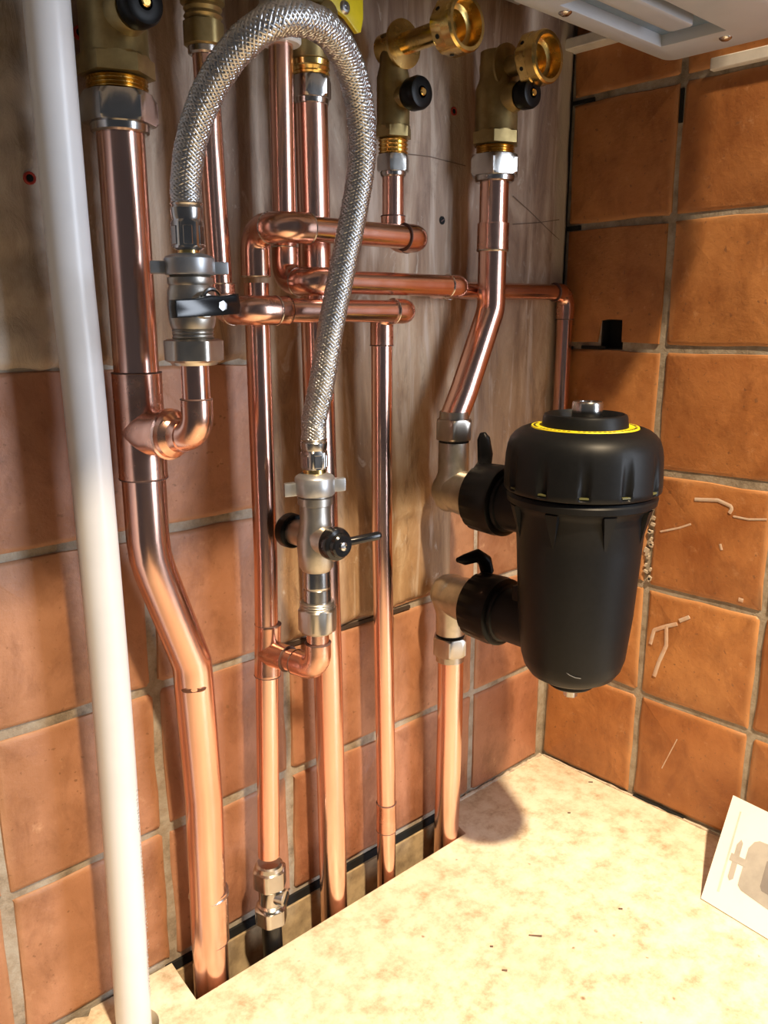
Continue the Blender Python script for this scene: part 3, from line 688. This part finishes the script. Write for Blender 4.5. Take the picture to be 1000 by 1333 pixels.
zv2 = lambda y: at(413, y, GY).z
t = root('filling_valve', 'silver filling valve with round black knob at the lower hose end', 'valve', (GX, GY, zv2(820)))
b0 = V((GX, GY, zv2(822))); H = zv2(790) - zv2(822)
q = B(); lathe(q, b0, UP, [(0, 8.2), (0, 10.2), (1.4, 11), (1.6, 12), (3, 13, 11.8), (H - 1, 13, 11.8), (H, 11.5)], 48, up=(.64, -.77, 0)); obj('compression_nut', q, SATIN, t, smooth=28)
q = B(); threads(q, (GX, GY, 0), UP, zv2(791), zv2(781), 11.3); obj('thread', q, NICKEL, t)
q = B(); a = zv2(782); L = zv2(740) - a; lathe(q, (GX, GY, a), UP, [(0, 9.2), (L*.4, 9.2), (L*.42, 8.8), (L*.46, 9.1), (L*.5, 9.1), (L, 8.9)], 32); obj('sleeve', q, CHROME, t)
q = B(); a = zv2(742); L = zv2(640) - a; zx = at(413, 700, GY).z
lathe(q, (GX, GY, a), UP, [(0, 9), (3, 11), (L*.25, 12), (L*.42, 12.2), (L*.5, 11), (L*.62, 10), (L*.84, 10), (L*.85, 11), (L*.94, 11), (L*.95, 10), (L, 10)], 36)
lathe(q, (GX, GY, zx), (0, 1, 0), [(0, 10), (14, 8.5), (24, 8.5), (26, 8)], 28)
lathe(q, (GX, GY, zx), OUT, [(0, 11), (10, 9.5), (15, 8.5), (17, 8)], 28)
obox(q, (GX - 1, GY - 9, zx - 1), (1, .8, 0), (-.8, 1, 0), UP, 4, 5, 8); obj('body', q, NICKEL, t, smooth=40)
q = B(); lathe(q, (GX, GY + 22, zx), (0, 1, 0), [(0, 8.5), (0, 10.6), (1, 11.4), (7, 11.6), (8, 11), (8, 9)], 32); obj('port_cap', q, BLACKP, t, 'black cap on the rear port')
kc = V((GX, GY - 15, zx)); q = B()
lathe(q, kc, OUT, [(0, 9.5), (1, 10.6), (6, 10.8), (8, 10), (9, 8), (11.5, 7.6), (12.5, 6.6), (12.5, 4), (12, 0)], 36)
ldir = V((.86, -.42, .10)).normalized()
lv = obj('knob', q, BLACKG, t, 'round glossy black knob')
q = B(); c0 = kc + OUT * 4.5 + ldir * 6; sweep(q, [c0, c0 + ldir * 6, c0 + ldir * 22, c0 + ldir * 24], [3.4, 3.0, 2.5, 1.4], 14)
for v in q.verts: v.co.z = c0.z + (v.co.z - c0.z) * (1.15 if (v.co - c0).length > 10 else .9)
obj('lever', q, BLACKG, lv)
q = B(); lathe(q, kc + OUT * 11.8, OUT, [(0, 2.9), (1.6, 2.7), (1.9, 1.8), (1, 1.2), (1, 0)], 18); obj('knob_screw', q, CHROME, lv)

# ------------------------------------------------------------------ braided hose
YH = -84
hp = [V((FX - 1, FY, at(243, 268, FY).z)), at(240, 255, FY)]
ctrl = [(243, 268, FY), (242, 250, FY), (243, 225, FY - 2), (250, 180, -90), (270, 122, -103), (304, 68, -120), (346, 32, -134), (386, 23, -138), (427, 40, -134), (456, 88, -124), (470, 150, -114), (471, 210, -106), (461, 275, -100), (447, 345, -95), (431, 425, -90), (419, 500, -84), (416, 545, GY), (415.5, 560, GY), (415, 574, GY)]
C = [at(*c) for c in ctrl]
C[0] = V((FX, FY, C[0].z)); C[1].x = FX; C[-1] = V((GX, GY, C[-1].z)); C[-2].x = C[-3].x = GX + .5
def catmull(P_, n):
    out = []; P_ = [P_[0] * 2 - P_[1]] + P_ + [P_[-1] * 2 - P_[-2]]
    for i in range(1, len(P_) - 2):
        for k_ in range(n):
            t_ = k_ / n; a, b, c, d = P_[i-1:i+3]
            out.append(.5 * ((2*b) + (c-a)*t_ + (2*a-5*b+4*c-d)*t_*t_ + (3*b-a-3*c+d)*t_**3))
    out.append(P_[-2]); return out
H_ = catmull(C, 14)
for _ in range(8): H_ = [H_[0], H_[1]] + [(H_[i-1] + H_[i]*2 + H_[i+1]) / 4 for i in range(2, len(H_) - 2)] + [H_[-2], H_[-1]]
# resample evenly
def resample(P_, step):
    out = [P_[0].copy()]; acc = 0
    for a, b in zip(P_, P_[1:]):
        L = (b - a).length; d = step - acc
        while d <= L: out.append(a.lerp(b, d / L)); d += step
        acc = (acc + L) % step
    out.append(P_[-1]); return out
H_ = resample(H_, 1.15)
t = root('braided_hose', 'flexible steel-braided filling hose arching over the top of the pipes', 'hose', (FX, FY, C[0].z))
RH = 7.8
q = B(); sweep(q, H_[::3] + [H_[-1]], RH - .75, 20); obj('inner_tube', q, plain('hose_inner', (.055, .055, .06), .5), t)
def frames(P_):
    fr = []; tg = (P_[1] - P_[0]).normalized(); x, _, _ = frame(tg)
    for i in range(len(P_)):
        tg = (P_[min(i+1, len(P_)-1)] - P_[max(i-1, 0)]).normalized(); x = (x - tg * x.dot(tg)).normalized(); fr.append((x, tg.cross(x), tg))
    return fr
FR = frames(H_); N = len(H_); ns = 14; q = B(); turns_per = 1 / 30.0 * 1.15
for sgn in (1, -1):
    for s in range(ns):
        prev = None
        for i in range(N):
            ph = sgn * 2 * math.pi * i * turns_per; a0 = 2 * math.pi * s / ns + ph
            # over / under: where this strand meets the opposite family
            rr = RH + .34 * math.sin(ns * (i * turns_per) * 2 * math.pi + (0 if sgn > 0 else math.pi) + s * math.pi)
            hw = 1.55 / RH; x, y, _ = FR[i]; row = []
            for da, dr in ((-hw, -.45), (-hw*.6, .0), (0, .08), (hw*.6, .0), (hw, -.45)):
                a = a0 + da; row.append(q.verts.new(H_[i] + (x * math.cos(a) + y * math.sin(a)) * (rr + dr)))
            if prev:
                for k_ in range(4): q.faces.new((prev[k_], prev[k_+1], row[k_+1], row[k_]))
            prev = row
obj('braid', q, STEEL, t, 'woven stainless steel braid', kind='stuff', smooth=80)
def ferrule(t, base, zt_, zb_, r, up):
    """crimped hex ferrule between zb_ and zt_"""
    X_, Y_ = base; H = zt_ - zb_; q = B()
    lathe(q, (X_, Y_, zb_), UP, [(0, r*.80), (1, r*1.0), (2, r*1.12, r), (H*.58, r*1.12, r), (H*.64, r*.98), (H*.70, r*1.04), (H*.88, r*1.08), (H*.93, r*1.0), (H*.97, r*1.08), (H, r*1.02), (H, r*.9)], 48, up=up)
    f = obj('ferrule', q, CHROME, t, smooth=28); q = B()
    x, y, a_ = frame(UP, up)
    for k_ in range(6):
        a = R(60 * k_); d = x * math.cos(a) + y * math.sin(a); s = y * math.cos(a) - x * math.sin(a)
        obox(q, V((X_, Y_, zb_ + H * .31)) + d * (r + .15), s, UP, d, r*.30, H*.20, .35)
    bevel(q, .3, 1); obj('hex_flat', q, CHROME, f, kind='stuff')
def wing_nut(t, base, zb_, zt_, r, wd, wl_):
    X_, Y_ = base; H = zt_ - zb_; q = B()
    lathe(q, (X_, Y_, zb_), UP, [(0, r*.78), (0, r*.95), (1, r), (H*.76, r), (H*.84, r*.94), (H*.95, r*.74), (H, r*.55)], 36); o = obj('wing_nut', q, GREYZ, t)
    for s in (1, -1):
        q = B(); d = V(wd).normalized() * s; pr = d.cross(UP)
        obox(q, V((X_, Y_, zb_ + H*.34)) + d * (r + wl_/2 - 1), d, pr, UP, wl_/2 + 1, 2.6, H*.30); bevel(q, 1.0, 2); obj('wing', q, GREYZ, o)
zz = lambda y: at(243, y, FY).z
ferrule(t, (FX, FY), zz(264), zz(326), 7.8, (.5, -.87, 0))
wing_nut(t, (FX, FY), zz(358), zz(330), 13.2, (.82, -.35, 0), 7)
q = B(); lathe(q, (FX, FY, zz(332)), UP, [(0, 5.6), (5, 5.6)], 20); obj('nipple', q, BRASSY, t)
q = B(); threads(q, (FX, FY, 0), UP, zz(370), zz(357), 11); obj('thread', q, NICKEL, t)
zz = lambda y: at(414, y, GY).z
ferrule(t, (GX, GY), zz(570), zz(611), 7.9, (.64, -.77, 0))
wing_nut(t, (GX, GY), zz(643), zz(614), 12.6, (.80, -.42, .05), 7)
q = B(); lathe(q, (GX, GY, zz(616)), UP, [(0, 7.4), (4, 7.4)], 20); obj('nipple', q, BRASSY, t)

# ------------------------------------------------------------------ filter valves
XF_, YFv, YFa = -183.0, YE, -156
zU, zL = at(604, 636, YFv).z, at(602, 770, YFv).z
def filter_valve(label, nut_end_z, neck_z, port_z, up_sign, lever_pts):
    t = root('filter_valve', label, 'valve', (XF_, YFv, port_z)); A = UP * up_sign
    L = abs(neck_z - port_z)
    q = B(); lathe(q, (XF_, YFv, port_z), A, [(-17, 3), (-16, 9), (-12, 14), (-5, 16.5), (4, 16.5), (12, 13.8), (16, 12.6), (L - 2, 12.4), (L, 11.8)], 36)
    lathe(q, (XF_, YFv, port_z), OUT, [(-15, 4), (-13, 12), (-6, 16), (4, 17), (16, 18.5), (26, 20), (28, 20)], 36); obj('body', q, NICKEL, t, smooth=50)
    Hn = abs(nut_end_z - neck_z); q = B()
    lathe(q, V((XF_, YFv, neck_z)) + A * .8, A, [(0, 12), (.5, 14.4, 13.6), (2, 15.8, 13.9), (Hn*.66, 15.8, 13.9), (Hn*.74, 14, 13.4), (Hn*.75, 12), (Hn, 12), (Hn, 10.8)], 48, up=(.64, -.77, 0)); obj('compression_nut', q, SATIN, t, smooth=28)
    q = B(); lathe(q, V((XF_, YFv, neck_z)) - A * 1, A, [(0, 12.2), (1.8, 12.2)], 32); obj('seal_ring', q, HOLE, t)
    q = B(); lathe(q, (XF_, YFv - 27, port_z), OUT, [(0, 20.5), (2, 21.5), (5, 21.5), (6, 19)], 36); obj('union_ring', q, CHROME, t)
    q = B(); sweep(q, lever_pts[0], lever_pts[1], 14)
    ax = V(lever_pts[2]).normalized(); c_ = V(lever_pts[0][0])
    for v in q.verts: d = (v.co - c_).dot(ax); v.co -= ax * d * .45
    obj('lever', q, BLACKP, t, smooth=60); return t
lu = [V((XF_ + 3, YFv - 22, zU + 18)), at(630, 604, -52), at(631, 590, -52), at(629, 570, -52), at(628, 563, -52)]
filter_valve('silver elbow valve at the upper port of the black filter, lever standing up', at(590, 537, YFv).z, at(590, 574, YFv).z, zU, 1, (lu, [4, 6, 6.2, 5.2, 2.5], (.66, .72, 0)))
ll = [at(596, 729, -50), at(606, 728, -50), at(624, 722, -54), at(634, 728, -54), at(638, 742, -54)]
filter_valve('silver elbow valve at the lower port of the black filter, lever lying flat', at(588, 857, YFv).z, at(590, 824, YFv).z, zL, -1, (ll, [2, 4.5, 5.5, 6, 5.5], (.5, .3, -.1)))

# ------------------------------------------------------------------ magnetic filter
tF = root('magnetic_filter', 'black cylindrical heating filter with ribbed screw cap, hung in front of the pipes', 'filter', (XF_ - 1, YFa, 185))
FC = V((XF_ - 1, YFa, 0)); zc0, zc1 = 341, 384
q = B(); lathe(q, FC, UP, [(197, 0), (197, 10), (198.5, 24), (202.5, 31), (208.5, 35.2), (217, 37.8), (250, 41.2), (300, 44), (326, 45.6), (330, 47.5), (333, 52), (337, 52.6), (339.5, 51)], 72)
for k_ in range(8):                                             # tapering stiffening ribs under the collar
    a = R(45 * k_ + 12); d = V((math.cos(a), math.sin(a), 0)); s = V((-d.y, d.x, 0))
    v = [q.verts.new(FC + d * r_ + s * w_ + UP * z_) for (r_, z_, w_) in ((42, 331, -5), (42, 331, 5), (50.5, 331, 4.5), (50.5, 331, -4.5), (43.4, 303, 0))]
    for f in ((0, 1, 2, 3), (0, 4, 1), (1, 4, 2), (2, 4, 3), (3, 4, 0)): q.faces.new([v[i] for i in f])
obj('canister', q, BLACKM, tF, smooth=40)
def caprf(h, a, r):
    d = (math.degrees(a) + 9) % 30 - 15
    if abs(d) < 3.6 and 344 < h < 368: return r - 3.6 * (1 - (h - 344) / 26) * (1 - (abs(d) / 3.6) ** 4)
    return r
q = B(); prof = [(zc0, 50), (zc0, 53.2), (zc0 + 1.5, 54.4), (345, 54.6), (346, 54.6), (352, 54.5), (358, 54.3), (366, 53.8), (372, 52.8), (377, 51), (380.5, 48), (383, 44.5), (384.4, 41), (385, 38.5), (384.6, 37.5), (384.6, 27)]
lathe(q, FC, UP, prof, 240, rf=caprf); cap = obj('screw_cap', q, BLACKM, tF, smooth=40)
q = B()
for k_ in range(12):
    a = R(30 * k_ + 6); d = V((math.cos(a), math.sin(a), 0)); s = V((-d.y, d.x, 0)); obox(q, FC + d * 52.9 + UP * 344.6, s, d, UP, 3.0, 1.2, .5)
obj('notch_ledge', q, plain('olive_mark', (.10, .10, .035), .5), cap, kind='stuff', smooth=0)
q = B(); lathe(q, FC, UP, [(384.4, 28), (385.3, 28.2), (385.5, 36.6), (384.4, 37)], 72); obj('label_ring', q, YELLOW, tF, 'yellow ring printed round the top')
q = B()
for k_ in range(64):
    if k_ % 9 == 0: continue
    a = R(360 * k_ / 64); d = V((math.cos(a), math.sin(a), 0)); s = V((-d.y, d.x, 0)); obox(q, FC + d * 34.6 + UP * 385.5, s, d, UP, .9, .8, .12)
obj('ring_print', q, HOLE, tF, 'tiny black print on the yellow ring', kind='stuff', smooth=0)
q = B(); lathe(q, FC, UP, [(384, 30.0), (386, 29.6), (392, 28.8), (393.6, 28), (394.2, 26.6), (392, 25.4), (389, 24.4), (389, 0)], 64); obj('top_boss', q, BLACKM, tF)
q = B(); c_ = FC + V((3.5, 1, 0)); lathe(q, c_, UP, [(390, 10), (391, 10.6), (400.5, 10.6), (402, 9.8), (402, 5.5), (398, 5.2), (398, 0)], 36); obj('air_vent', q, CHROME, tF, 'shiny metal bleed plug')
q = B(); lathe(q, FC + V((0, 0, 0)), UP, [(191.5, 0), (191.5, 15), (193, 17), (198, 17.5), (200, 16)], 36); obj('drain_boss', q, BLACKP, tF)
q = B(); lathe(q, FC, UP, [(183, 0), (183, 5.2, 4.8), (192, 5.2, 4.8)], 36); obj('drain_plug', q, CHROME, tF, 'small metal square drain plug')
for zp_ in (zU, zL):                                            # ribbed port collars reaching back to the valves
    q = B(); y0 = YFv - 29
    lathe(q, (XF_, y0, zp_), OUT, [(0, 20), (0, 25.5), (1.5, 27), (22, 27.8), (24, 27.2), (28, 27.2), (29, 26), (29.5, 24)], 96, rf=lambda h, a, r: r - (.8 if (1 < h < 22 and (math.degrees(a) % 20) < 4) else 0)); obj('port_collar', q, BLACKP, tF)
    q = B(); lathe(q, (XF_, y0 - 28, zp_), OUT, [(0, 23.5), (4, 23), (5, 21.5), (60, 21.5)], 48); obj('port', q, BLACKM, tF)
q = B(); obox(q, (XF_ - 10, YFa + 40, zL + 26), EAST, OUT, UP, 9, 5, 6); bevel(q, 2, 2); obj('lug', q, BLACKP, tF)
q = B()                                                        # faint moulded mark and scuff
pp = [FC + V((math.cos(R(a)) * 37.4, math.sin(R(a)) * 37.4, z_)) for a, z_ in ((-152, 217), (-148, 215), (-142, 213.5), (-136, 213))]
sweep(q, pp, .35, 5); obj('scuff', q, plain('scuff_grey', (.10, .10, .10), .6), tF)

# ------------------------------------------------------------------ boiler
tB = root('boiler', 'white boiler casing seen from underneath at the top right', 'boiler', (-320, -200, 641))
zb = 645
q = B(); box(q, (-760, -236, 655), (-56, -118, 1350)); bevel(q, 3, 2); obj('casing', q, WHITE, tB)
q = B(); box(q, (-740, -116, 705), (-90, -8, 1340)); obj('back_frame', q, GREYP, tB, smooth=0)
q = B(); box(q, (-760, -236, 650), (-250, -112, 655.5)); obj('base_flange', q, GREYP, tB, smooth=0)
rec = [(-215, -190), (-96, -190), (-96, -143), (-215, -143)]
q = plate([rrect(-248, -235, -60, -128, 9), rec], 10, .8); xf(q, (1, 0, 0), (0, 1, 0), (0, 0, 1), (0, 0, zb)); pan = obj('bottom_panel', q, WHITE, tB, smooth=40)
q = plate([rrect(-252, -237, -64, -122, 10)], 14, .8); xf(q, (1, 0, 0), (0, 1, 0), (0, 0, 1), (0, 0, zb + 8)); obj('panel_lip', q, GREYP, tB, smooth=40)
q = B(); box(q, (-217, -192, zb + 7), (-94, -141, zb + 9)); obj('recess_floor', q, SKYREC, pan, smooth=0)
q = plate([rrect(-230, -179, -117, -161, 4)], 7, .8); xf(q, (1, 0, 0), (0, 1, 0), (0, 0, 1), (0, 0, zb + 1)); obj('raised_rib', q, WHITE, pan, smooth=40)
for y_ in (-214,):
    q = B(); box(q, (-240, y_ - 1.2, zb - .3), (-74, y_ + 1.2, zb + .5)); obj('press_line', q, SKYREC, pan, smooth=0)
for x_, y_ in ((-203, -138), (-82, -183)):
    q = B(); lathe(q, (x_, y_, zb), -UP, [(-1, 4.6), (.4, 4.6), (1.5, 4), (2.6, 2.4), (2.9, 0)], 24); obj('screw', q, CHROME, pan)
# white edging strips on the side wall by the boiler
q = B(); box(q, (-6, -480, 647), (1, -133, 656)); bevel(q, .8, 1); obj('edging_strip', q, plain('white_trim', (.78, .76, .72), .4), None, 'white plastic strip on the tiles under the boiler at the right edge', cat='trim')
q = B(); box(q, (-16, -110, 687), (1, 0, 696)); bevel(q, .8, 1); obj('edging_strip', q, bpy.data.materials['white_trim'], None, 'short white strip above the corner, left of the boiler panel', cat='trim')

# ------------------------------------------------------------------ card
b0 = atz(913, 1170, .6); dirY = (atz(1000, 1223, .6) - b0).normalized()
tl = CAM + (M3.transposed() @ V(((955-500)/F, (1036-666.5)/F, 1))) * ((-14 - CAM.x) / (M3.transposed() @ V(((955-500)/F, (1036-666.5)/F, 1))).x)
up_ = (tl - b0); up_ = up_ - dirY * up_.dot(dirY) * 0; hh = up_.length; up_.normalize(); side = dirY
nrm = side.cross(up_).normalized()
if nrm.z < 0: nrm = -nrm
sx_ = -side if (side.cross(up_)).z < 0 else side
tC = root('card', 'white card with a grey printed drawing, propped at the right edge', 'card', b0)
L = 150
def card_plate(ol, t_, h0):
    q = plate(ol, t_); xf(q, side, up_, nrm, b0 + nrm * h0); return q
q = card_plate([[(0, 0), (L, 0), (L, hh), (0, hh)]], 2.6, -1.6); obj('sheet', q, CARD, tC, smooth=0)
def pix_on_card(x, y):
    r = M3.transposed() @ V(((x - 500) / F, (y - 666.5) / F, 1)); k_ = (b0 - CAM).dot(nrm) / r.dot(nrm); p = CAM + r * k_ - b0
    M_ = Matrix(((side.dot(side), side.dot(up_)), (side.dot(up_), up_.dot(up_)))); r2 = V((p.dot(side), p.dot(up_)))
    d = M_.determinant(); return ((r2.x * M_[1][1] - r2.y * M_[0][1]) / d, (r2.y * M_[0][0] - r2.x * M_[1][0]) / d)
def printed(pxs, m, h=1.05):
    obj('print', card_plate([[pix_on_card(*p) for p in pxs]], .15, h), m, tC, smooth=0)
printed([(964, 1057), (966, 1058), (937, 1162), (934, 1161)], plain('print_pale', (.62, .58, .53), .6))
printed([(983, 1097), (990, 1096), (1000, 1100), (1015, 1106), (1015, 1190), (1000, 1185), (965, 1160), (961, 1153), (963, 1145), (975, 1105)], PRINT)
printed([(999, 1122), (1012, 1126), (1010, 1172), (992, 1161), (990, 1155)], PRINT2, 1.15)
printed([(966, 1094), (968, 1099), (955, 1145), (950, 1147), (948, 1142), (960, 1100)], PRINT, 1.1)
printed([(953, 1111), (973, 1121), (971, 1130), (950, 1120)], PRINT, 1.2)
